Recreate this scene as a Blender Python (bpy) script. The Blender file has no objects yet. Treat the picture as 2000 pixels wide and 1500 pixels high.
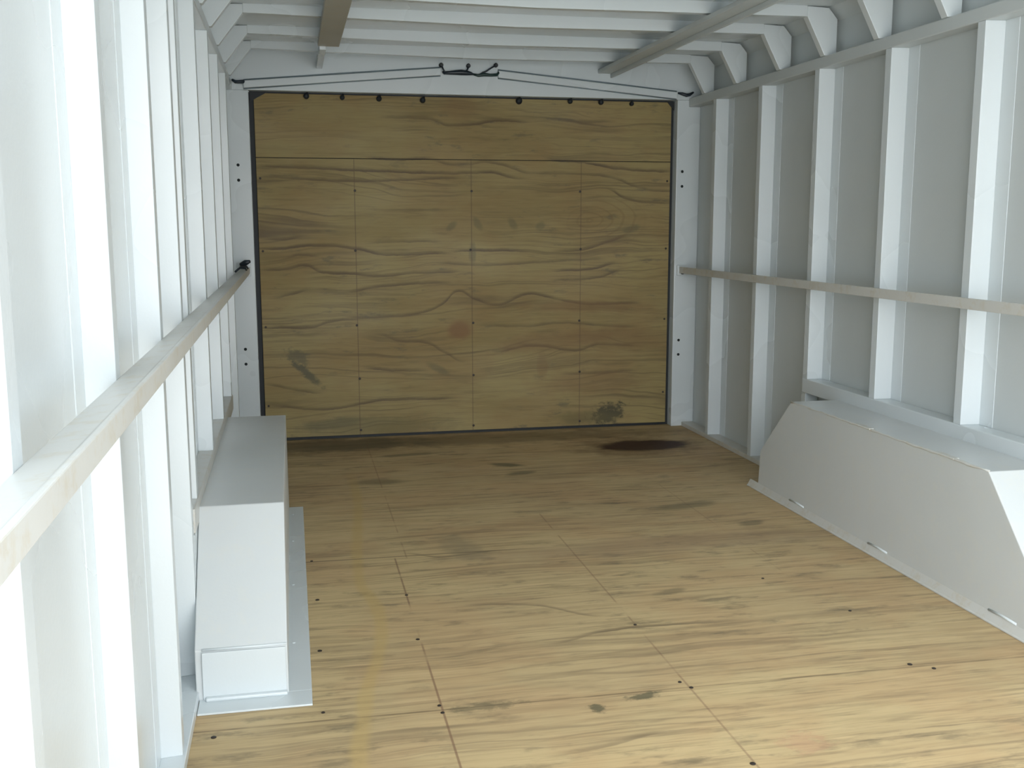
import bpy, bmesh, math, random
from mathutils import Vector, Matrix
random.seed(4)
S = bpy.context.scene
C = S.collection

# ------------------------------------------------------------------ camera
cam = bpy.data.cameras.new('camera')
camo = bpy.data.objects.new('camera', cam); C.objects.link(camo)
cam.sensor_width = 36.0
cam.lens = 2049.62 * 36.0 / 2000.0
cam.clip_start = 0.02
right = Vector((0.97872, -0.20520, -0.001654))
down = Vector((-0.032584, -0.14744, -0.988534))
fwd = Vector((0.202604, 0.967551, -0.150988))
m = Matrix((right, -down, -fwd)).transposed().to_4x4()
m.translation = Vector((0.1512, 0.0, 0.9560))
camo.matrix_world = m
S.camera = camo

# ------------------------------------------------------------------ light
w = bpy.data.worlds.new('sky'); S.world = w; w.use_nodes = True
nt = w.node_tree; bg = nt.nodes['Background']
tc = nt.nodes.new('ShaderNodeTexCoord'); sx = nt.nodes.new('ShaderNodeSeparateXYZ')
nt.links.new(tc.outputs['Generated'], sx.inputs[0])
cr = nt.nodes.new('ShaderNodeValToRGB')
mr = nt.nodes.new('ShaderNodeMapRange'); mr.inputs['From Min'].default_value = -1; mr.inputs['From Max'].default_value = 1
nt.links.new(sx.outputs['Z'], mr.inputs['Value']); nt.links.new(mr.outputs[0], cr.inputs[0])
e = cr.color_ramp.elements
e[0].position = 0.0; e[0].color = (0.60, 0.61, 0.60, 1)
e[1].position = 0.49; e[1].color = (0.80, 0.83, 0.84, 1)
a = e.new(0.51); a.color = (0.97, 0.985, 1.0, 1)
a = e.new(1.0); a.color = (0.85, 0.93, 1.0, 1)
nt.links.new(cr.outputs[0], bg.inputs[0])
# the sky is a little duller towards the right of the open end
ms = nt.nodes.new('ShaderNodeMapRange'); ms.inputs[1].default_value = -0.1; ms.inputs[2].default_value = 0.85
ms.inputs[3].default_value = 2.20; ms.inputs[4].default_value = 1.0
nt.links.new(sx.outputs['X'], ms.inputs[0]); nt.links.new(ms.outputs[0], bg.inputs[1])

sun = bpy.data.lights.new('sun', 'SUN'); sun.energy = 0.05; sun.angle = math.radians(70)
sun.color = (1.0, 0.985, 0.96)
so = bpy.data.objects.new('sun', sun); C.objects.link(so)
so.rotation_euler = Vector((-0.25, 0.92, -0.28)).to_track_quat('-Z', 'Y').to_euler()

S.view_settings.view_transform = 'Standard'
S.view_settings.look = 'None'
S.view_settings.gamma = 1.0
S.view_settings.exposure = 1.56
S.view_settings.use_curve_mapping = False
S.cycles.max_bounces = 16
S.cycles.diffuse_bounces = 12

# ------------------------------------------------------------------ node helper
class NB:
    def __init__(s, name):
        s.mat = bpy.data.materials.new(name); s.mat.use_nodes = True
        s.t = s.mat.node_tree; s.p = s.t.nodes['Principled BSDF']
        s.tc = s.t.nodes.new('ShaderNodeTexCoord')
        sp = s.t.nodes.new('ShaderNodeSeparateXYZ'); s.t.links.new(s.tc.outputs['Object'], sp.inputs[0])
        s.x, s.y, s.z = sp.outputs
    def _in(s, sock, v):
        if v is None: return
        if hasattr(v, 'is_output'): s.t.links.new(v, sock)
        else: sock.default_value = v
    def m(s, op, a, b=None, c=None, clamp=False):
        n = s.t.nodes.new('ShaderNodeMath'); n.operation = op; n.use_clamp = clamp
        s._in(n.inputs[0], a); s._in(n.inputs[1], b); s._in(n.inputs[2], c); return n.outputs[0]
    def add(s, a, b): return s.m('ADD', a, b)
    def sub(s, a, b): return s.m('SUBTRACT', a, b)
    def mul(s, a, b): return s.m('MULTIPLY', a, b)
    def vec(s, x, y, z=0.0):
        n = s.t.nodes.new('ShaderNodeCombineXYZ')
        s._in(n.inputs[0], x); s._in(n.inputs[1], y); s._in(n.inputs[2], z); return n.outputs[0]
    def noise(s, v, scale=1.0, detail=2.0, rough=0.5, dist=0.0):
        n = s.t.nodes.new('ShaderNodeTexNoise'); s._in(n.inputs['Vector'], v)
        n.inputs['Scale'].default_value = scale; n.inputs['Detail'].default_value = detail
        n.inputs['Roughness'].default_value = rough; n.inputs['Distortion'].default_value = dist
        return n.outputs['Fac']
    def rng(s, v, a, b, c=0.0, d=1.0):
        n = s.t.nodes.new('ShaderNodeMapRange'); n.interpolation_type = 'SMOOTHSTEP'
        s._in(n.inputs[0], v)
        for i, q in enumerate((a, b, c, d)): n.inputs[i+1].default_value = q
        return n.outputs[0]
    def mix(s, f, a, b):
        n = s.t.nodes.new('ShaderNodeMix'); n.data_type = 'RGBA'
        s._in(n.inputs[0], f); s._in(n.inputs[6], a); s._in(n.inputs[7], b); return n.outputs[2]
    def blob(s, u, v, cu, cv, ru, rv, ang=0.0, wob=None, soft=0.55):
        du = s.sub(u, cu); dv = s.sub(v, cv)
        ca, sa = math.cos(ang), math.sin(ang)
        a = s.mul(s.add(s.mul(du, ca), s.mul(dv, sa)), 1/ru)
        b = s.mul(s.sub(s.mul(dv, ca), s.mul(du, sa)), 1/rv)
        d = s.m('SQRT', s.add(s.mul(a, a), s.mul(b, b)))
        if wob is not None: d = s.add(d, wob)
        return s.rng(d, soft, 1.15, 1.0, 0.0)
    def line(s, a, pos, wdt):      # thin line where coordinate a == pos
        d = s.m('ABSOLUTE', s.sub(a, pos)); return s.rng(d, wdt*0.4, wdt, 1.0, 0.0)
    def between(s, a, lo, hi, e=0.01):
        return s.mul(s.rng(a, lo-e, lo+e), s.rng(a, hi-e, hi+e, 1.0, 0.0))
    def bump(s, h, strength, dist=0.002):
        n = s.t.nodes.new('ShaderNodeBump'); n.inputs['Strength'].default_value = strength
        n.inputs['Distance'].default_value = dist
        s._in(n.inputs['Height'], h); s.t.links.new(n.outputs[0], s.p.inputs['Normal'])
    def curve(s, t, pts, lo, hi, vlo, vhi):   # smooth curve value(t) through pts
        n = s.t.nodes.new('ShaderNodeFloatCurve'); cm = n.mapping; cu = cm.curves[0]
        q = [((a-lo)/(hi-lo), (b-vlo)/(vhi-vlo)) for a, b in pts]
        if q[0][0] > 0.001: q = [(0.0, q[0][1])] + q
        if q[-1][0] < 0.999: q = q + [(1.0, q[-1][1])]
        cu.points[0].location = q[0]; cu.points[-1].location = q[-1]
        for a in q[1:-1]: cu.points.new(*a)
        for pt in cu.points: pt.handle_type = 'AUTO_CLAMPED'
        cm.update()
        s._in(n.inputs['Value'], s.mul(s.sub(t, lo), 1/(hi-lo)))
        return s.add(s.mul(n.outputs[0], vhi-vlo), vlo)
    def out(s, col, rough):
        s._in(s.p.inputs['Base Color'], col); s._in(s.p.inputs['Roughness'], rough); return s.mat

DOOR_GRAIN = [[(0.026,1.197),(0.431,1.183),(0.905,1.174),(1.013,1.18),(1.188,1.152)],
         [(0.025,1.152),(0.43,1.137),(0.904,1.153)],
         [(0.484,1.239),(0.608,1.23),(0.788,1.237)],
         [(0.777,1.23),(0.851,1.213),(0.948,1.216),(1.013,1.224),(1.1,1.212),(1.232,1.176)],
         [(1.287,1.235),(1.455,1.228),(1.636,1.201),(1.903,1.19)],
         [(1.232,1.179),(1.511,1.173),(1.614,1.158),(1.741,1.115),(1.905,1.1)],
         [(1.569,1.114),(1.673,1.066),(1.742,1.053),(1.906,1.047)],
         [(0.025,0.888),(0.126,0.888),(0.218,0.9)],
         [(0.023,0.845),(0.124,0.847),(0.217,0.858),(0.319,0.858),(0.443,0.842),(0.58,0.817),(0.847,0.823)],
         [(0.123,0.805),(0.195,0.822),(0.277,0.812)],
         [(0.02,0.755),(0.132,0.759),(0.204,0.774),(0.285,0.744),(0.399,0.735),(0.535,0.723),(0.685,0.735),(0.901,0.74)],
         [(0.476,0.87),(0.602,0.875),(0.794,0.876)],
         [(0.397,0.659),(0.534,0.677),(0.846,0.69)],
         [(0.056,0.635),(0.159,0.651),(0.231,0.669)],
         [(0.011,0.503),(0.226,0.501),(0.31,0.525),(0.532,0.542),(0.736,0.56),(0.823,0.601),(0.889,0.651),(0.965,0.615),(1.065,0.589),(1.221,0.635),(1.346,0.609),(1.518,0.582),(1.751,0.585)],
         [(0.793,0.778),(1.01,0.768),(1.232,0.777),(1.573,0.791)],
         [(1.322,0.739),(1.516,0.744),(1.642,0.771)],
         [(1.322,0.695),(1.551,0.707),(1.666,0.739)],
         [(1.333,0.828),(1.458,0.832),(1.595,0.87),(1.675,0.891)],
         [(0.964,0.495),(1.199,0.485),(1.346,0.498),(1.741,0.473)],
         [(1.053,0.372),(1.233,0.395),(1.439,0.368),(1.554,0.393),(1.742,0.382)],
         [(0.022,0.251),(0.145,0.228),(0.27,0.208)],
         [(0.039,0.154),(0.278,0.132),(0.567,0.165),(0.873,0.162)],
         [(0.519,0.462),(0.615,0.433),(0.745,0.419),(0.82,0.376),(0.919,0.332)],
         [(0.463,0.313),(0.591,0.298),(0.743,0.295)],
         [(1.37,0.257),(1.521,0.258),(1.732,0.263)],
         [(0.55,1.41),(0.758,1.409),(0.864,1.38),(0.971,1.389),(1.068,1.404),(1.209,1.402)],
         [(1.331,1.414),(1.453,1.406),(1.611,1.411)],
         [(0.858,0.831),(1.011,0.832),(1.232,0.829)]]
FLOOR_GRAIN = [[(0.714,2.229),(0.848,2.271),(0.938,2.281),(1.018,2.279),(1.193,2.272)],
         [(0.423,2.199),(0.534,2.214),(0.595,2.227)],
         [(0.544,2.506),(0.728,2.475),(0.878,2.37)],
         [(0.105,1.9),(0.165,1.906),(0.248,1.917)],
         [(0.441,2.968),(0.555,2.91),(0.731,2.939)],
         [(0.588,1.727),(0.688,1.74),(0.835,1.773)]]
RUN_MARK = [(1.767, 0.243), (1.972, 0.265), (2.075, 0.277), (2.248, 0.315), (2.455, 0.337), (2.585, 0.331), (2.751, 0.306), (2.909, 0.31), (3.759, 0.355)]

def paint(name, col, rough, dirt=None, dirt_amt=0.0, wave=0.25):
    b = NB(name)
    v = b.vec(b.x, b.y, b.z)
    big = b.noise(v, 2.3, 2)
    fine = b.noise(v, 140, 3)
    c = b.mix(b.rng(big, 0.35, 0.7), (*col, 1), (col[0]*0.965, col[1]*0.97, col[2]*0.97, 1))
    if dirt:
        d = b.mul(b.rng(b.noise(v, 26, 6, 0.7), 0.48, 0.66), dirt_amt)
        c = b.mix(d, c, (*dirt, 1))
    h = b.add(b.mul(b.noise(v, 5.5, 2), wave*8), b.mul(fine, 0.25))
    b.bump(h, 0.22, 0.003)
    return b.out(c, b.rng(big, 0.3, 0.7, rough*0.85, rough*1.15))

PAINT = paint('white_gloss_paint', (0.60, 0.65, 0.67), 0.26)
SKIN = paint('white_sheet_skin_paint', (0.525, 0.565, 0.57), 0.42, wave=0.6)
RAIL = paint('white_rail_paint_scuffed', (0.56, 0.565, 0.54), 0.38, (0.50, 0.46, 0.37), 0.55)
BOXP = paint('white_box_paint', (0.57, 0.60, 0.605), 0.36, (0.62, 0.61, 0.54), 0.18, wave=0.7)
STRIP = paint('taupe_strip_paint', (0.40, 0.39, 0.34), 0.45, (0.42, 0.38, 0.30), 0.5)

def flat(name, col, rough, metal=0.0):
    b = NB(name); v = b.vec(b.x, b.y, b.z)
    n = b.noise(v, 60, 2)
    b.p.inputs['Metallic'].default_value = metal
    return b.out(b.mix(n, (*col, 1), (col[0]*0.7, col[1]*0.7, col[2]*0.7, 1)), rough)
BLACK = flat('black_rubber', (0.010, 0.014, 0.018), 0.6)
CABLE = flat('black_cable', (0.012, 0.022, 0.035), 0.4)
SCREW = flat('dark_screw_steel', (0.045, 0.035, 0.028), 0.5, 0.3)
HOLE = flat('dark_hole', (0.006, 0.012, 0.014), 0.8)

SLATE = flat('slate_blue_edge_shade', (0.20, 0.26, 0.29), 0.5)  # shade colour for the dark lines edging the header covers

def plywood(name, door):
    b = NB(name)
    u = b.x; v = b.z if door else b.y
    V = lambda a, c, o=0.0: b.vec(b.mul(u, a), b.mul(v, c), o)
    # slow wandering of the grain plus small ripples
    w1 = b.noise(V(1.1, 2.2, 3.1), 1, 2, 0.5)
    w2 = b.noise(V(4.5, 9.0, 7.7), 1, 2, 0.5)
    vv = b.add(v, b.add(b.mul(b.sub(w1, 0.5), 0.22 if door else 0.15), b.mul(b.sub(w2, 0.5), 0.035)))
    def rings(freq, off, wd):
        n = b.noise(b.vec(b.mul(u, 0.22), b.mul(vv, freq), off), 1, 1.5, 0.5)
        d = b.m('ABSOLUTE', b.sub(n, 0.5)); return b.rng(d, 0.0, wd, 1.0, 0.0)
    r1 = rings(13, 1.7, 0.028); r2 = rings(30, 9.2, 0.05); r3 = rings(17, 21.0, 0.022)
    msk = b.rng(b.noise(V(0.9, 2.6, 12.0), 1, 2, 0.5), 0.40, 0.62)
    msk2 = b.rng(b.noise(V(1.6, 5.0, 17.0), 1, 2, 0.5), 0.42, 0.60)
    fib = b.noise(V(5, 240, 2.0), 1, 3, 0.6)
    fib2 = b.noise(V(2.2, 60, 5.0), 1, 3, 0.6)
    tone = b.noise(V(1.3, 3.2, 30.0), 1, 4, 0.6)
    if door:
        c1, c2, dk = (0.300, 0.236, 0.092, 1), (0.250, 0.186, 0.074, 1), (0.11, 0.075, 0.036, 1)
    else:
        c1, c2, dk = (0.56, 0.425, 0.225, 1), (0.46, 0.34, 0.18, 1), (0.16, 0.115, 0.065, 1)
    c = b.mix(b.rng(tone, 0.35, 0.68), c1, c2)
    c = b.mix(b.rng(fib2, 0.46, 0.72, 0, 0.42 if not door else 0.28), c, (c2[0]*0.68, c2[1]*0.65, c2[2]*0.60, 1))
    c = b.mix(b.rng(fib, 0.5, 0.75, 0, 0.30), c, (c2[0]*0.75, c2[1]*0.72, c2[2]*0.66, 1))
    # short dark pores and streaks, and slow olive / brown drift
    hue = b.noise(V(3.0, 4.0, 90.0), 1, 3, 0.6)
    c = b.mix(b.rng(hue, 0.42, 0.62, 0, 0.35), c, (c2[0]*1.02, c2[1]*0.86, c2[2]*0.82, 1))
    st1 = b.noise(V(6.5, 75, 33.0), 1, 4, 0.62)
    st2 = b.noise(V(2.8, 34, 41.0), 1, 4, 0.62)
    sm = b.rng(b.noise(V(1.3, 3.0, 44.0), 1, 3, 0.6), 0.38, 0.62, 0.35, 1.0)
    c = b.mix(b.mul(b.rng(st1, 0.50, 0.70, 0, 0.50 if not door else 0.34), sm), c, dk)
    c = b.mix(b.mul(b.rng(st2, 0.52, 0.68, 0, 0.42 if not door else 0.34), sm), c, dk)
    lt = b.noise(V(4.0, 50, 55.0), 1, 3, 0.6)
    c = b.mix(b.rng(lt, 0.55, 0.72, 0, 0.30), c, (c1[0]*1.18, c1[1]*1.18, c1[2]*1.22, 1))
    k = 0.95 if door else 0.7
    c = b.mix(b.mul(b.mul(r1, msk), 0.62*k), c, dk)
    c = b.mix(b.mul(b.mul(r2, msk2), 0.36*k), c, dk)
    c = b.mix(b.mul(b.mul(r3, msk2), 0.45*k), c, dk)
    # the strong dark growth lines of this very sheet
    wv = b.mul(b.sub(b.noise(V(14, 14, 77.0), 1, 3, 0.6), 0.5), 0.012)
    vw = b.add(v, wv)
    wn = b.noise(V(3.5, 30, 66.0), 1, 3, 0.6)
    for i, ln in enumerate(DOOR_GRAIN if door else FLOOR_GRAIN):
        lo, hi = (0.0, 1.95) if door else (-0.1, 2.05)
        cv = b.curve(u, ln, lo, hi, 0.0, 1.6 if door else 3.2)
        d = b.sub(vw, cv)
        # crisp on one side, fading out on the other as late wood does
        wd = 0.0075 if door else 0.009
        core = b.mul(b.rng(d, -0.35*wd, 0.15*wd), b.rng(d, 0.25*wd, 2.6*wd, 1.0, 0.0))
        msk_u = b.between(u, ln[0][0]+0.02, ln[-1][0]-0.02, 0.05)
        am = (1.0, 0.8, 0.9, 0.72)[i % 4] * (1.0 if door else 0.75)
        c = b.mix(b.mul(b.mul(core, msk_u), b.mul(b.rng(wn, 0.3, 0.65, 0.55, 1.0), am)), c, dk)
    # grime flecks
    gr = b.mul(b.rng(b.noise(V(7, 22, 50.0), 1, 5, 0.65), 0.52 if not door else 0.57, 0.70), 0.55)
    gm = b.rng(b.noise(V(1.2, 1.7, 60.0), 1, 2), 0.38, 0.58, 0.25, 1.0)
    c = b.mix(b.mul(gr, gm), c, (0.10, 0.085, 0.055, 1))
    wob = b.mul(b.sub(b.noise(V(9, 12, 70.0), 1, 4, 0.65), 0.5), 1.3)
    wobf = b.mul(b.sub(b.noise(V(28, 40, 75.0), 1, 4, 0.7), 0.5), 3.0)
    def stain(col, amt, cu, cv, ru, rv, ang=0.0, wb=wob, soft=0.45):
        nonlocal c
        c = b.mix(b.mul(b.blob(u, v, cu, cv, ru, rv, ang, wb, soft), amt), c, (*col, 1))
    green = (0.09, 0.085, 0.048); brown = (0.19, 0.108, 0.045)
    if door:
        stain((0.20, 0.105, 0.045), 0.75, 0.89, 0.480, 0.066, 0.052, 0.0, b.mul(wob, 0.6))
        stain(brown, 0.35, 0.90, 1.46, 0.10, 0.055)
        stain(green, 0.60, 0.165, 0.375, 0.060, 0.038, -0.5, wobf)
        stain(green, 0.85, 0.205, 0.300, 0.100, 0.020, -0.75, b.mul(wobf, 0.6))
        stain(brown, 0.50, 1.50, 0.575, 0.34, 0.030, -0.02)
        stain(brown, 0.45, 1.35, 0.42, 0.40, 0.05, 0.10)
        stain(brown, 0.35, 1.68, 0.42, 0.22, 0.07)
        stain(brown, 0.35, 1.55, 0.22, 0.30, 0.06)
        stain((0.055, 0.05, 0.025), 0.92, 1.60, 0.065, 0.085, 0.055, 0.2, wobf)
        stain((0.12, 0.10, 0.04), 0.55, 1.50, 0.05, 0.16, 0.04)
        stain(green, 0.42, 0.86, 0.945, 0.035, 0.018, 0.7)
        stain(green, 0.38, 0.98, 0.955, 0.018, 0.040, 0.5)
        stain(green, 0.38, 1.14, 0.955, 0.018, 0.035, 0.6)
        stain(green, 0.38, 1.27, 0.945, 0.022, 0.030, -0.6)
        stain(green, 0.38, 1.70, 0.93, 0.05, 0.018, 0.3)
        stain(green, 0.45, 0.955, 0.83, 0.018, 0.055)
        stain(green, 0.45, 0.30, 0.07, 0.16, 0.03, 0.1)
        stain(green, 0.40, 0.80, 0.30, 0.07, 0.02, -0.5)
        stain(brown, 0.40, 1.28, 0.30, 0.03, 0.07)
        stain((0.14, 0.12, 0.05), 0.50, 0.50, 0.05, 0.40, 0.05, 0.0)
        # cathedral grain on the right
        du = b.mul(b.sub(u, 1.50), 1/1.9); dv = b.sub(v, 0.97)
        d = b.m('SQRT', b.add(b.mul(du, du), b.mul(dv, dv)))
        d = b.add(d, b.mul(b.sub(w2, 0.5), 0.035))
        ring = b.rng(b.m('SINE', b.mul(d, 240)), 0.55, 1.0)
        area = b.mul(b.blob(u, v, 1.58, 0.97, 0.20, 0.14), 0.30)
        c = b.mix(b.mul(ring, area), c, (0.16, 0.095, 0.04, 1))
        # drawn pencil / screw lines of the framing behind the sheet
        for px in (0.434, 0.951, 1.459):
            l = b.mul(b.line(u, px, 0.0030), b.mul(b.between(v, 0.01, 1.235), 0.60))
            c = b.mix(l, c, (0.12, 0.075, 0.04, 1))
    else:
        stain((0.13, 0.07, 0.03), 0.60, 1.60, 4.25, 0.33, 0.22)
        stain((0.030, 0.006, 0.002), 1.0, 1.63, 4.27, 0.21, 0.11, 0.0, b.mul(wob, 0.5), 0.75)
        stain((0.07, 0.055, 0.035), 0.70, 0.30, 4.55, 0.55, 0.16)
        stain((0.13, 0.10, 0.055), 0.55, 0.95, 4.55, 1.0, 0.14)
        stain(green, 0.75, 0.97, 4.03, 0.09, 0.035, -0.4)
        stain(green, 0.6, 1.00, 3.88, 0.07, 0.03, 0.3)
        stain(green, 0.6, 0.62, 4.30, 0.16, 0.03, 0.1)
        stain(green, 0.5, 0.45, 3.85, 0.12, 0.05)
        stain((0.24, 0.20, 0.12), 0.45, 0.62, 3.00, 0.07, 0.16, 0.2)
        stain(green, 0.5, 1.45, 3.3, 0.16, 0.04, 0.2)
        stain(green, 0.45, 1.10, 2.50, 0.06, 0.02, 0.3)
        stain(green, 0.5, 1.58, 3.05, 0.05, 0.03, 0.4)
        stain(green, 0.8, 0.83, 1.93, 0.045, 0.015, 0.2, wobf)
        stain(green, 0.8, 0.72, 1.895, 0.020, 0.020, 0.0, wobf)
        stain(green, 0.5, 0.50, 1.95, 0.08, 0.02, 0.0, wobf)
        stain((0.46, 0.22, 0.14), 0.30, 1.06, 1.68, 0.05, 0.05, 0.0, wobf)
        stain((0.30, 0.21, 0.13), 0.35, 1.2, 2.9, 0.7, 0.10)
        # dried yellow run mark wandering down the left of the floor
        cen = b.curve(v, RUN_MARK, 1.0, 4.4, 0.0, 1.0)
        dd = b.add(b.m('ABSOLUTE', b.sub(u, cen)), b.mul(b.sub(w2, 0.5), 0.012))
        yl = b.mul(b.rng(dd, 0.006, 0.026, 1.0, 0.0), b.between(v, 1.2, 3.9, 0.2))
        c = b.mix(b.mul(yl, 0.50), c, (0.50, 0.35, 0.13, 1))
        # seams and chalk lines
        y0 = b.add(v, b.mul(u, 0.010))
        c = b.mix(b.mul(b.mul(b.line(y0, 1.957, 0.0045), b.rng(b.noise(V(7, 0.0, 5.0), 1, 3), 0.35, 0.6, 0.25, 1.0)), 0.62), c, (0.10, 0.065, 0.035, 1))
        c = b.mix(b.mul(b.mul(b.line(y0, 2.950, 0.006), b.between(u, 0.1, 0.80, 0.1)), 0.6), c, (0.10, 0.07, 0.04, 1))
        for px, lo, hi, am in ((0.418, 1.2, 2.93, 0.62), (0.452, 2.93, 4.6, 0.35), (0.936, 1.4, 3.3, 0.40), (1.46, 2.6, 3.6, 0.25)):
            br = b.rng(b.noise(b.vec(0.0, b.mul(v, 6.0), px), 1, 2), 0.40, 0.52)
            l = b.mul(b.mul(b.line(u, px, 0.0032), b.between(v, lo, hi)), b.mul(br, am))
            c = b.mix(l, c, (0.16, 0.075, 0.045, 1))
    b.bump(b.add(b.mul(fib2, 1.0), b.mul(fib, 0.5)), 0.25, 0.001)
    return b.out(c, b.rng(tone, 0.3, 0.7, 0.55, 0.75))
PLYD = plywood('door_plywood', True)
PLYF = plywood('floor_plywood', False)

# ------------------------------------------------------------------ mesh helpers
def obj(name, bm, mat, parent=None, bevel=0.0, seg=2, smooth=False):
    bmesh.ops.recalc_face_normals(bm, faces=bm.faces)
    me = bpy.data.meshes.new(name); bm.to_mesh(me); bm.free()
    me.materials.append(mat)
    o = bpy.data.objects.new(name, me); C.objects.link(o)
    if bevel:
        md = o.modifiers.new('bevel', 'BEVEL'); md.width = bevel; md.segments = seg
        md.limit_method = 'ANGLE'; md.angle_limit = math.radians(35)
    if smooth:
        for p in me.polygons: p.use_smooth = True
    if parent: o.parent = parent
    return o
def box(bm, x0, x1, y0, y1, z0, z1):
    v = [bm.verts.new(p) for p in ((x0,y0,z0),(x1,y0,z0),(x1,y1,z0),(x0,y1,z0),(x0,y0,z1),(x1,y0,z1),(x1,y1,z1),(x0,y1,z1))]
    for f in ((0,3,2,1),(4,5,6,7),(0,1,5,4),(1,2,6,5),(2,3,7,6),(3,0,4,7)): bm.faces.new([v[i] for i in f])
def prism(bm, pts, d):      # pts: closed 3-D loop, swept by vector d
    d = Vector(d)
    a = [bm.verts.new(Vector(p)) for p in pts]; c = [bm.verts.new(Vector(p)+d) for p in pts]
    n = len(a)
    bm.faces.new(a); bm.faces.new(c[::-1])
    for i in range(n): bm.faces.new((a[i], c[i], c[(i+1) % n], a[(i+1) % n]))
def tube(bm, pts, r, n=10):
    pts = [Vector(p) for p in pts]; rings = []
    for i, p in enumerate(pts):
        t = (pts[min(i+1, len(pts)-1)] - pts[max(i-1, 0)]).normalized()
        ref = Vector((0,1,0)) if abs(t.y) < 0.9 else Vector((0,0,1))
        a = t.cross(ref).normalized(); c = t.cross(a)
        rr = r[i] if isinstance(r, (list, tuple)) else r
        rings.append([bm.verts.new(p + (a*math.cos(2*math.pi*k/n) + c*math.sin(2*math.pi*k/n))*rr) for k in range(n)])
    for i in range(len(rings)-1):
        for k in range(n): bm.faces.new((rings[i][k], rings[i][(k+1) % n], rings[i+1][(k+1) % n], rings[i+1][k]))
    bm.faces.new(rings[0][::-1]); bm.faces.new(rings[-1])
def head(bm, p, axis, r, h):     # low domed screw or bolt head standing off p along axis
    ax = Vector(axis); p = Vector(p)
    tube(bm, [p - ax*0.0005, p + ax*h*0.45, p + ax*h*0.85, p + ax*h], [r, r, r*0.75, r*0.3], 12)
def BM(): return bmesh.new()
def one(fn, *a):
    bm = BM(); fn(bm, *a); return bm
def tag(o, label=None, cat=None, group=None, kind=None):
    if label: o['label'] = label
    if cat: o['category'] = cat
    if group: o['group'] = group
    if kind: o['kind'] = kind
    return o
def empty(name, loc=(0,0,0)):
    o = bpy.data.objects.new(name, None); C.objects.link(o); o.location = loc; o.empty_display_size = 0.05
    return o
def adopt(o, root):
    o.parent = root; o.matrix_parent_inverse = Matrix.Translation(-root.location)
    return o
bpy_y0, D = 0.59, 4.66
XL, XR = -0.103, 2.012          # inner faces of the sheet skins
CL, CRW = -0.065, 1.955         # inner faces of the posts
ZC = 1.680

# ------------------------------------------------------------------ setting
f = obj('floor', one(box, XL-0.03, XR+0.03, 0.42, 4.80, -0.03, 0.0), PLYF)
tag(f, 'weathered plywood floor with grain running across and dark seams', 'floor', kind='structure')
for q in ((0.416,1.940),(0.414,1.972),(0.939,1.945),(0.925,1.975),(0.185,1.990),(1.489,1.925),(1.45,1.955),(0.190,2.632),
          (0.187,2.30),(0.182,2.955),(0.412,2.32),(0.418,2.62),(0.935,2.30),(1.381,2.546),(1.488,2.276),(0.931,1.628),(-0.02,1.93)):
    obj('screw', one(head, (q[0], q[1], 0.0), (0,0,1), random.uniform(0.0038, 0.0056), 0.0020), SCREW, f)

bm = BM(); YL = 0.42
prism(bm, [(XL,YL,0),(XL,YL,1.64),(XL+0.045,YL,ZC+0.004),(XL+0.045,YL,ZC+0.03),(XL-0.03,YL,1.66),(XL-0.03,YL,0)], (0,4.70-YL,0))
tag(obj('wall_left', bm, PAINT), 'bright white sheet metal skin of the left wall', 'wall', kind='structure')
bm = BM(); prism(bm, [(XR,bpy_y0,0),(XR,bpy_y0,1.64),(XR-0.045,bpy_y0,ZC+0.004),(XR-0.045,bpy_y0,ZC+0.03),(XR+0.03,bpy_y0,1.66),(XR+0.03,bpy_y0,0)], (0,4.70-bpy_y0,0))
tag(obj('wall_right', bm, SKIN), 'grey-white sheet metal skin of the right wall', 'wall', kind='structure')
bm = one(box, XL+0.045, XR-0.045, bpy_y0, 4.70, ZC, ZC+0.025)
tag(obj('ceiling', bm, PAINT), 'white sheet roof seen between the roof bows', 'ceiling', kind='structure')
tag(obj('wall_back', one(box, XL, XR, D, 4.72, 1.512, ZC), PAINT, bevel=0.002), 'white steel header above the plywood door', 'wall', kind='structure')

for side, (x0, x1) in enumerate(((XL, 0.000), (1.901, XR))):
    xi = 0.0 if side == 0 else 1.901
    bm = one(box, x0, x1, D, 4.74, 0.0, 1.512)
    tr = obj('trim_%d' % (side+1), bm, PAINT, bevel=0.003)
    tag(tr, ('left' if side == 0 else 'right') + ' white steel jamb of the plywood door', 'door jamb', kind='structure')
    hx = -0.053 if side == 0 else 1.930
    for hz in ((1.203, 1.140, 0.420, 0.355) if side == 0 else (1.192, 1.125, 0.412, 0.344)):
        obj('bolt_hole', one(tube, [(hx, D-0.0012, hz), (hx, D+0.002, hz)], 0.0065, 14), HOLE, tr)

# base channels along the walls
bm = BM(); box(bm, XL, CL+0.006, bpy_y0, D, 0.0, 0.022)
tag(obj('baseboard_left', bm, PAINT, bevel=0.002), 'white steel channel at the foot of the left wall', 'base channel', kind='structure')
bm = BM(); box(bm, CRW-0.002, XR, bpy_y0, D, 0.0, 0.020)
tag(obj('baseboard_right', bm, RAIL, bevel=0.002), 'white steel channel at the foot of the right wall', 'base channel', kind='structure')

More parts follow.
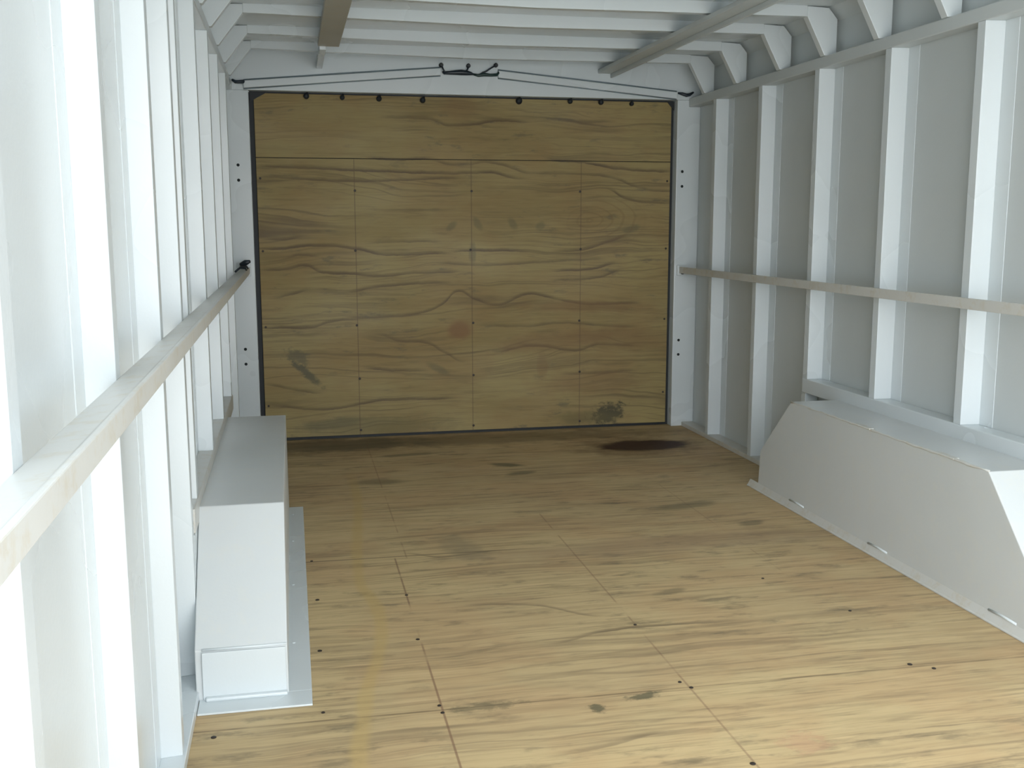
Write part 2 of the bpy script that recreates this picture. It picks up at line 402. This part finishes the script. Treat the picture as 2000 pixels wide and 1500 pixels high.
# ------------------------------------------------------------------ plywood ramp door
door = empty('door_1', (0.95, 4.70, 0.0))
tag(door, 'plywood covered door closing the far end', 'door', kind='structure')
adopt(obj('seal', one(box, 0.000, 1.901, 4.712, 4.735, 0.0, 1.512), BLACK), door)
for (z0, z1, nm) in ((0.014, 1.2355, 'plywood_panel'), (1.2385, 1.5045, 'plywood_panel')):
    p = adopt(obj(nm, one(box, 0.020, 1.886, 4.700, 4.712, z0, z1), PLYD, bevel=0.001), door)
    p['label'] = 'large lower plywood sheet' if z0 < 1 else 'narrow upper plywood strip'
for bx, bz, r in ((0.239,1.499,0.012),(0.391,1.497,0.010),(0.548,1.495,0.0115),(0.738,1.493,0.012),(1.168,1.499,0.014),(1.403,1.503,0.011),(1.547,1.502,0.012),(1.692,1.498,0.010)):
    bm = BM(); bz -= 0.004; tube(bm, [(bx, 4.699, bz), (bx, 4.690, bz), (bx+0.002, 4.682, bz-0.003)], [r, r*1.05, r*0.6], 12)
    tube(bm, [(bx, 4.697, bz), (bx+0.006, 4.694, bz+0.016)], [r*0.6, r*0.35], 8)
    adopt(obj('bolt', bm, BLACK, smooth=True), door)
for px in (0.434, 0.951, 1.459):
    for pz in (0.035, 0.27, 0.51, 0.84, 1.10):
        adopt(obj('nail', one(head, (px + random.uniform(-.006,.006), 4.700, pz), (0,-1,0), 0.0055, 0.0018), SCREW), door)
for px in (0.035, 1.872):
    for pz in (0.16, 0.51, 0.84, 1.15):
        adopt(obj('nail', one(head, (px, 4.700, pz), (0,-1,0), 0.0050, 0.0018), SCREW), door)
bm = BM()
for x0, x1 in ((0.004, 0.075), ):
    prism(bm, [(x0,4.700,1.508),(x1,4.700,1.508),(x0,4.700,1.468)], (0,-0.006,0))
adopt(obj('corner_bracket', bm, BLACK), door)
bm = BM(); prism(bm, [(1.897,4.700,1.508),(1.862,4.700,1.508),(1.897,4.700,1.470)], (0,-0.006,0))
adopt(obj('corner_bracket', bm, BLACK), door)

# ------------------------------------------------------------------ wall posts (hat section)
ORD = ['first','second','third','fourth','fifth','sixth','seventh','eighth','ninth']
def post(side, y0, z0, z1, label, group, wd=0.033, fl=0.055):
    y1 = y0 + wd; t = 0.003
    if side > 0: xs, xc, s = XR, CRW, 1
    else: xs, xc, s = XL, CL, -1
    root = empty('wall_post', (xs, (y0+y1)/2, z0))
    tag(root, label, 'wall post', group)
    # crown with its two webs
    bm = BM()
    r = 0.0008
    out = [(xs-s*r, y0-0.005), (xc, y0), (xc, y1), (xs-s*r, y1+0.005)]
    inn = [(xs-s*r, y1+0.005-t), (xc+s*t, y1-t), (xc+s*t, y0+t), (xs-s*r, y0-0.005+t)]
    prism(bm, [(x, y, z0) for x, y in out+inn], (0, 0, z1-z0))
    adopt(obj('channel', bm, PAINT, bevel=0.0012), root)
    for a, b_ in ((y0-0.005-fl, y0-0.005+t), (y1+0.005-t, y1+0.005+fl)):
        tf = 0.0014; bm = one(box, min(xs, xs-s*tf), max(xs, xs-s*tf), a, b_, z0, z1)
        adopt(obj('flange', bm, PAINT), root)
    return root
RY = [(4.340,0.020),(3.888,0.020),(3.437,0.402),(2.990,0.402),(2.546,0.402)]
for i, (y, z) in enumerate(RY):
    where = ('standing on the floor' if z < 0.1 else 'on the wheel box beam')
    post(1, y, z, 1.482, 'white right wall post, %s from the plywood door, %s' % (ORD[i], where), 'right wall posts')
# left posts, named by what they stand on / nearness
LY = [(0.857, 0.022, 'nearest post on the left wall, glaring white, cut by the photo edge'),
      (1.359, 0.022, 'second nearest white post on the left wall, wide and brightly lit'),
      (1.829, 0.022, 'third nearest white post on the left wall, just before the paired posts'),
      (2.177, 0.022, 'nearer of two close-set white posts in front of the left wheel box'),
      (2.312, 0.366, 'farther of two close-set white posts, at the near edge of the left wheel box'),
      (2.817, 0.366, 'white post on the left beam, nearest of three over the wheel box'),
      (3.277, 0.366, 'white post on the left beam, middle of three over the wheel box'),
      (3.717, 0.366, 'white post on the left beam, at the far end of the wheel box'),
      (4.165, 0.022, 'last white post on the left wall before the door jamb')]
for i, (y, z, lab) in enumerate(LY):
    post(-1, y, z, 1.512, lab, 'left wall posts', fl=0.055 if i not in (3, 4) else 0.030)

# ------------------------------------------------------------------ longitudinal tubes
def rail(name, x0, x1, y0, y1, z0, z1, mat, label, cat, bev=0.003):
    return tag(obj(name, one(box, x0, x1, y0, y1, z0, z1), mat, bevel=bev), label, cat)
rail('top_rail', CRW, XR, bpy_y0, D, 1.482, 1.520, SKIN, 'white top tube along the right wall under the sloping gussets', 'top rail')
rail('top_rail', XL, CL, bpy_y0, D, 1.512, 1.545, PAINT, 'white top tube along the left wall above the posts', 'top rail')
# mid rails with end brackets
def mid(x0, x1, z0, z1, label, side):
    root = empty('wall_rail', ((x0+x1)/2, (bpy_y0+D)/2, z0)); tag(root, label, 'wall rail')
    bm = BM(); lip = 0.004; xi = x1 if side < 0 else x0; xo = x0 if side < 0 else x1; s = -side
    prof = [(xo, z0), (xi, z0), (xi, z1), (xi - s*0.006, z1), (xi - s*0.010, z1-lip), (xo, z1-lip-0.004)]
    prism(bm, [(x, 0.42, z) for x, z in prof], (0, D-0.01-0.42, 0))
    adopt(obj('tube', bm, RAIL, bevel=0.0015), root)
    return root
r = mid(1.921, CRW, 0.727, 0.757, 'long white mid-height rail crossing the right wall posts', 1)
adopt(obj('end_plate', one(box, 1.912, 1.960, D-0.012, D-0.001, 0.716, 0.764), PAINT, bevel=0.002), r)
bm = BM(); tube(bm, [(1.938, D-0.0135, 0.733), (1.938, D-0.010, 0.733)], 0.012, 16)
adopt(obj('bolt_hole', bm, HOLE), r)
r = mid(CL, -0.020, 0.7470, 0.7735, 'dusty white mid-height rail running along the left wall posts', -1)
adopt(obj('end_plate', one(box, -0.075, -0.016, D-0.012, D-0.001, 0.735, 0.795), PAINT, bevel=0.002), r)
bm = BM(); tube(bm, [(-0.055, D-0.03, 0.783), (-0.035, D-0.04, 0.795), (-0.018, D-0.05, 0.800)], [0.012, 0.012, 0.006], 10)
adopt(obj('hook', bm, CABLE, smooth=True), r)
for yy in (4.40, 4.25):     # thin wire clips lying on the far end of the left rail
    bm = BM(); tube(bm, [(-0.062, yy, 0.772), (-0.045, yy+0.02, 0.786), (-0.025, yy+0.04, 0.784), (-0.022, yy+0.06, 0.776)], 0.004, 8)
    adopt(obj('wire_clip', bm, CABLE, smooth=True), r)

rail('wheel_well_beam', CRW-0.002, XR, 2.00, 3.470, 0.350, 0.402, PAINT, 'white beam above the right wheel box carrying three posts', 'beam')
rail('wheel_well_beam', XL, -0.0625, 2.225, 3.760, 0.312, 0.366, RAIL, 'white beam beside the top of the left wheel box', 'beam')
bm = one(box, CRW+0.004, XR-0.004, 3.4525, 3.485, 0.020, 0.350)
tag(obj('wheel_well_post', bm, PAINT, bevel=0.002), 'short white upright behind the far end of the right wheel box', 'post')

# ------------------------------------------------------------------ wheel boxes
def wheel_box(side, prof, xi, xw, label):
    root = empty('wheel_box', ((xi+xw)/2, (prof[0][0]+prof[-1][0])/2, 0.0)); tag(root, label, 'wheel box', 'wheel boxes')
    bm = BM(); prism(bm, [(xi, y, z) for y, z in prof], (xw-xi, 0, 0))
    adopt(obj('cover', bm, BOXP, bevel=0.0025, seg=3), root)
    return root
L = wheel_box(-1, [(2.090,0.0),(2.092,0.107),(2.335,0.342),(3.440,0.342),(3.560,0.147),(3.566,0.0)], 0.119, -0.0640,
              'white sheet metal wheel box against the left wall with tall bright near face')
bm = BM(); box(bm, -0.058, 0.1655, 2.025, 2.092, 0.0003, 0.0045); box(bm, 0.117, 0.1655, 2.092, 3.545, 0.0003, 0.0045)
adopt(obj('floor_flange', bm, PAINT, bevel=0.001), L)
adopt(obj('side_plate', one(box, XL+0.003, -0.0650, 2.214, 3.560, 0.0, 0.311), PAINT), L)
bm = BM(); tube(bm, [(-0.05, 2.0925, 0.108), (0.03, 2.0935, 0.1075), (0.117, 2.0935, 0.108)], 0.0028, 8)
adopt(obj('weld_bead', bm, PAINT, smooth=True), L)
bm = BM(); prism(bm, [(-0.050,2.089,0.004),(0.115,2.089,0.004),(0.115,2.089,0.104),(-0.050,2.089,0.104)], (0,-0.003,0))
adopt(obj('lower_plate', bm, PAINT, bevel=0.001), L)
bm = BM(); box(bm, -0.045, 0.117, 2.075, 2.089, 0.004, 0.012)
adopt(obj('foot_bead', bm, PAINT, bevel=0.003), L)
for yy in (2.35, 2.75, 3.15, 3.45):
    adopt(obj('rivet', one(head, (0.130, yy, 0.0045), (0,0,1), 0.004, 0.002), PAINT), L)
Rb = wheel_box(1, [(1.985,0.0),(1.990,0.135),(2.185,0.362),(3.218,0.362),(3.440,0.147),(3.452,0.0)], 1.785, XR-0.002,
               'long white sheet metal wheel box against the right wall with sloping ends')
bm = BM(); prism(bm, [(1.7715,1.93,0.0003),(1.7715,1.93,0.004),(1.7750,1.93,0.006),(1.7855,1.93,0.026),(1.7855,1.93,0.0003)], (0,3.515-1.93,0)); box(bm, 1.785, CRW, 3.452, 3.515, 0.0003, 0.0045); box(bm, 1.785, CRW, 1.93, 1.985, 0.0003, 0.0045)
adopt(obj('floor_flange', bm, RAIL, bevel=0.001), Rb)
bm = BM()
pts = [(1.7865, 2.185 + (3.218-2.185)*k/40, 0.3615 + random.uniform(-.0015, .0018)) for k in range(41)]
tube(bm, pts, [random.uniform(0.002, 0.0045) for _ in pts], 8)
adopt(obj('weld_bead', bm, RAIL, smooth=True), Rb)
for k, yy in enumerate((2.32, 2.72)):
    bm = BM(); box(bm, 1.782, 1.800, yy, yy+0.09, 0.360, 0.3655)
    adopt(obj('weld_patch', bm, RAIL, bevel=0.002), Rb)
for yy in (2.05, 2.6, 3.1):
    bm = BM(); tube(bm, [(1.785, yy, 0.027), (1.7855, yy+0.05, 0.029), (1.785, yy+0.10, 0.027)], 0.0035, 8)
    adopt(obj('weld_bead', bm, PAINT, smooth=True), Rb)

# ------------------------------------------------------------------ roof bows
BY = [4.465, 4.127, 3.736, 3.400, 3.060, 2.710]
BL = ['roof bow nearest the plywood door, just in front of the header',
      'second roof bow from the plywood door, where the left strip ends',
      'third roof bow from the plywood door',
      'fourth roof bow from the plywood door, cut by the top edge in the middle',
      'fifth roof bow from the door, only its right gusset in view',
      'roof bow nearest the camera, only its right gusset tip in view']
def bow(y, label):
    root = empty('roof_bow', (0.95, y, 1.64)); tag(root, label, 'roof bow', 'roof bows')
    zb, zt = 1.643, ZC+0.002; t = 0.030
    bm = BM()
    top = [(-0.055, zt), (1.965, zt)]
    bot = [(1.883, zb+0.002), (0.95, zb-0.006), (0.022, zb+0.008)]
    prism(bm, [(x, y, z) for x, z in ([(0.022, zt), (1.883, zt)] + bot)], (0, t, 0))
    adopt(obj('crossbar', bm, PAINT, bevel=0.0015), root)
    # right gusset: broad plate filling the roof corner
    bm = BM(); prism(bm, [(x, y, z) for x, z in ((1.883,zb+0.002),(1.951,1.520),(1.994,1.520),(1.994,1.640),(1.962,zt-0.006),(1.883,zt-0.003))], (0, t, 0))
    adopt(obj('gusset', bm, PAINT, bevel=0.0015), root)
    bm = BM(); prism(bm, [(x, y, z) for x, z in ((0.022,zb+0.008),(0.022,zt-0.003),(-0.050,zt-0.006),(-0.086,1.640),(-0.086,1.545),(-0.060,1.545))], (0, t, 0))
    adopt(obj('gusset', bm, PAINT, bevel=0.0015), root)
    return root
for y, l in zip(BY, BL): bow(y, 'white ' + l)

# two flat strips hung under the bows
st = empty('roof_strip', (0.317, 2.2, 1.62)); tag(st, 'broad taupe strip under the roof bows on the left', 'roof strip')
adopt(obj('strip', one(box, 0.277, 0.357, bpy_y0, 4.157, 1.617, 1.637), STRIP, bevel=0.002), st)
adopt(obj('tail', one(box, 0.283, 0.308, 4.157, D-0.005, 1.605, 1.634), PAINT, bevel=0.002), st)
adopt(obj('end_tab', one(box, 0.308, 0.352, 4.440, 4.464, 1.640, 1.672), PAINT, bevel=0.002), st)
st = empty('roof_strip', (1.55, 2.2, 1.62)); tag(st, 'narrow grey strip under the roof bows on the right', 'roof strip')
adopt(obj('strip', one(box, 1.520, 1.588, bpy_y0, D-0.005, 1.618, 1.634), SKIN, bevel=0.002), st)
adopt(obj('edge_lip', one(box, 1.578, 1.588, bpy_y0, D-0.005, 1.600, 1.618), SKIN, bevel=0.002), st)

# ------------------------------------------------------------------ header wiring
def conduit(a, b_, label):
    bm = BM(); a = Vector(a); b_ = Vector(b_)
    prism(bm, [a+Vector((0,0,-0.015)), b_+Vector((0,0,-0.015)), b_+Vector((0,0,0.015)), a+Vector((0,0,0.015))], (0, -0.016, 0))
    root = empty('wire_cover', (a+b_)/2); tag(root, label, 'wire cover', 'header wire covers')
    adopt(obj('cover', bm, PAINT, bevel=0.003, seg=3), root)
    for dz, rr in ((0.0185, 0.0032), (-0.0175, 0.0022)):  # thin slate tubes added as stand-ins for gap shadows along the cover edges
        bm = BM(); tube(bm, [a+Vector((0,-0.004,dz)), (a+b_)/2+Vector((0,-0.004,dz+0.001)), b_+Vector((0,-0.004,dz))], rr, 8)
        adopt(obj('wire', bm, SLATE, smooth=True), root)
    return root
conduit((-0.018, D, 1.533), (0.812, D, 1.606), 'slim white wire cover sloping down to the left corner of the header')
conduit((1.065, D, 1.602), (1.893, D, 1.530), 'slim white wire cover sloping down to the right corner of the header')
LAB = ['left of three black wired lamp sockets above the door centre', 'middle of three black wired lamp sockets above the door centre', 'right of three black wired lamp sockets above the door centre']
for k, (x, z) in enumerate(((0.815,1.634),(0.934,1.634),(1.056,1.640))):
    root = empty('lamp_socket', (x, D, z)); tag(root, LAB[k], 'lamp socket', 'header lamp sockets')
    bm = BM(); tube(bm, [(x, D+0.001, z), (x, D-0.012, z), (x, D-0.020, z-0.001)], [0.0095, 0.0095, 0.006], 14)
    adopt(obj('plug', bm, BLACK, smooth=False), root)
    tgt = [(x+0.006, z-0.016), (x+0.014, z-0.030), (0.845, 1.604)] if k == 0 else ([(x-0.004, z-0.014), (x-0.012, z-0.026), (0.900, 1.604)] if k == 1 else [(x-0.020, z-0.012), (x-0.045, z-0.028), (0.985, 1.598)])
    bm = BM(); tube(bm, [(x, D-0.014, z)] + [(p[0], D-0.018, p[1]) for p in tgt], [0.004, 0.0035, 0.0035, 0.005], 8)
    adopt(obj('lead', bm, CABLE, smooth=True), root)
h = empty('wire_bundle', (0.94, D, 1.60)); tag(h, 'taped black wire bundle lying along the middle of the header', 'wire bundle')
bm = BM(); tube(bm, [(0.822,D-0.012,1.606),(0.826,D-0.016,1.600),(0.85,D-0.018,1.601),(0.875,D-0.018,1.603),(0.90,D-0.018,1.604),(0.925,D-0.018,1.603),(0.945,D-0.018,1.600),(0.958,D-0.018,1.597)],
     [0.004,0.006,0.008,0.010,0.012,0.011,0.007,0.003], 12)
adopt(obj('tape_wrap', bm, CABLE, smooth=True), h)
bm = BM(); tube(bm, [(0.950,D-0.016,1.599),(0.975,D-0.018,1.593),(1.00,D-0.018,1.598),(1.03,D-0.018,1.596),(1.058,D-0.017,1.598),(1.066,D-0.014,1.606),(1.068,D-0.010,1.616)],
     [0.004,0.006,0.008,0.006,0.0065,0.005,0.003], 12)
adopt(obj('cable', bm, flat('dark_green_cable', (0.008, 0.035, 0.032), 0.45), smooth=True), h)
bm = BM(); tube(bm, [(-0.062,D-0.015,1.550),(-0.050,D-0.020,1.541),(-0.035,D-0.020,1.541),(-0.018,D-0.014,1.543),(-0.012,D-0.010,1.545)], [0.005,0.007,0.007,0.008,0.004], 10)
tag(obj('corner_cable', bm, CABLE, smooth=True), 'short black cable in the upper left corner beside the header', 'cable')
bm = BM(); tube(bm, [(1.896,D-0.012,1.541),(1.915,D-0.018,1.537),(1.935,D-0.02,1.531),(1.950,D-0.02,1.534),(1.968,D-0.02,1.545)], [0.004,0.007,0.008,0.007,0.004], 10)
tag(obj('corner_cable', bm, CABLE, smooth=True), 'short black cable in the upper right corner beside the header', 'cable')
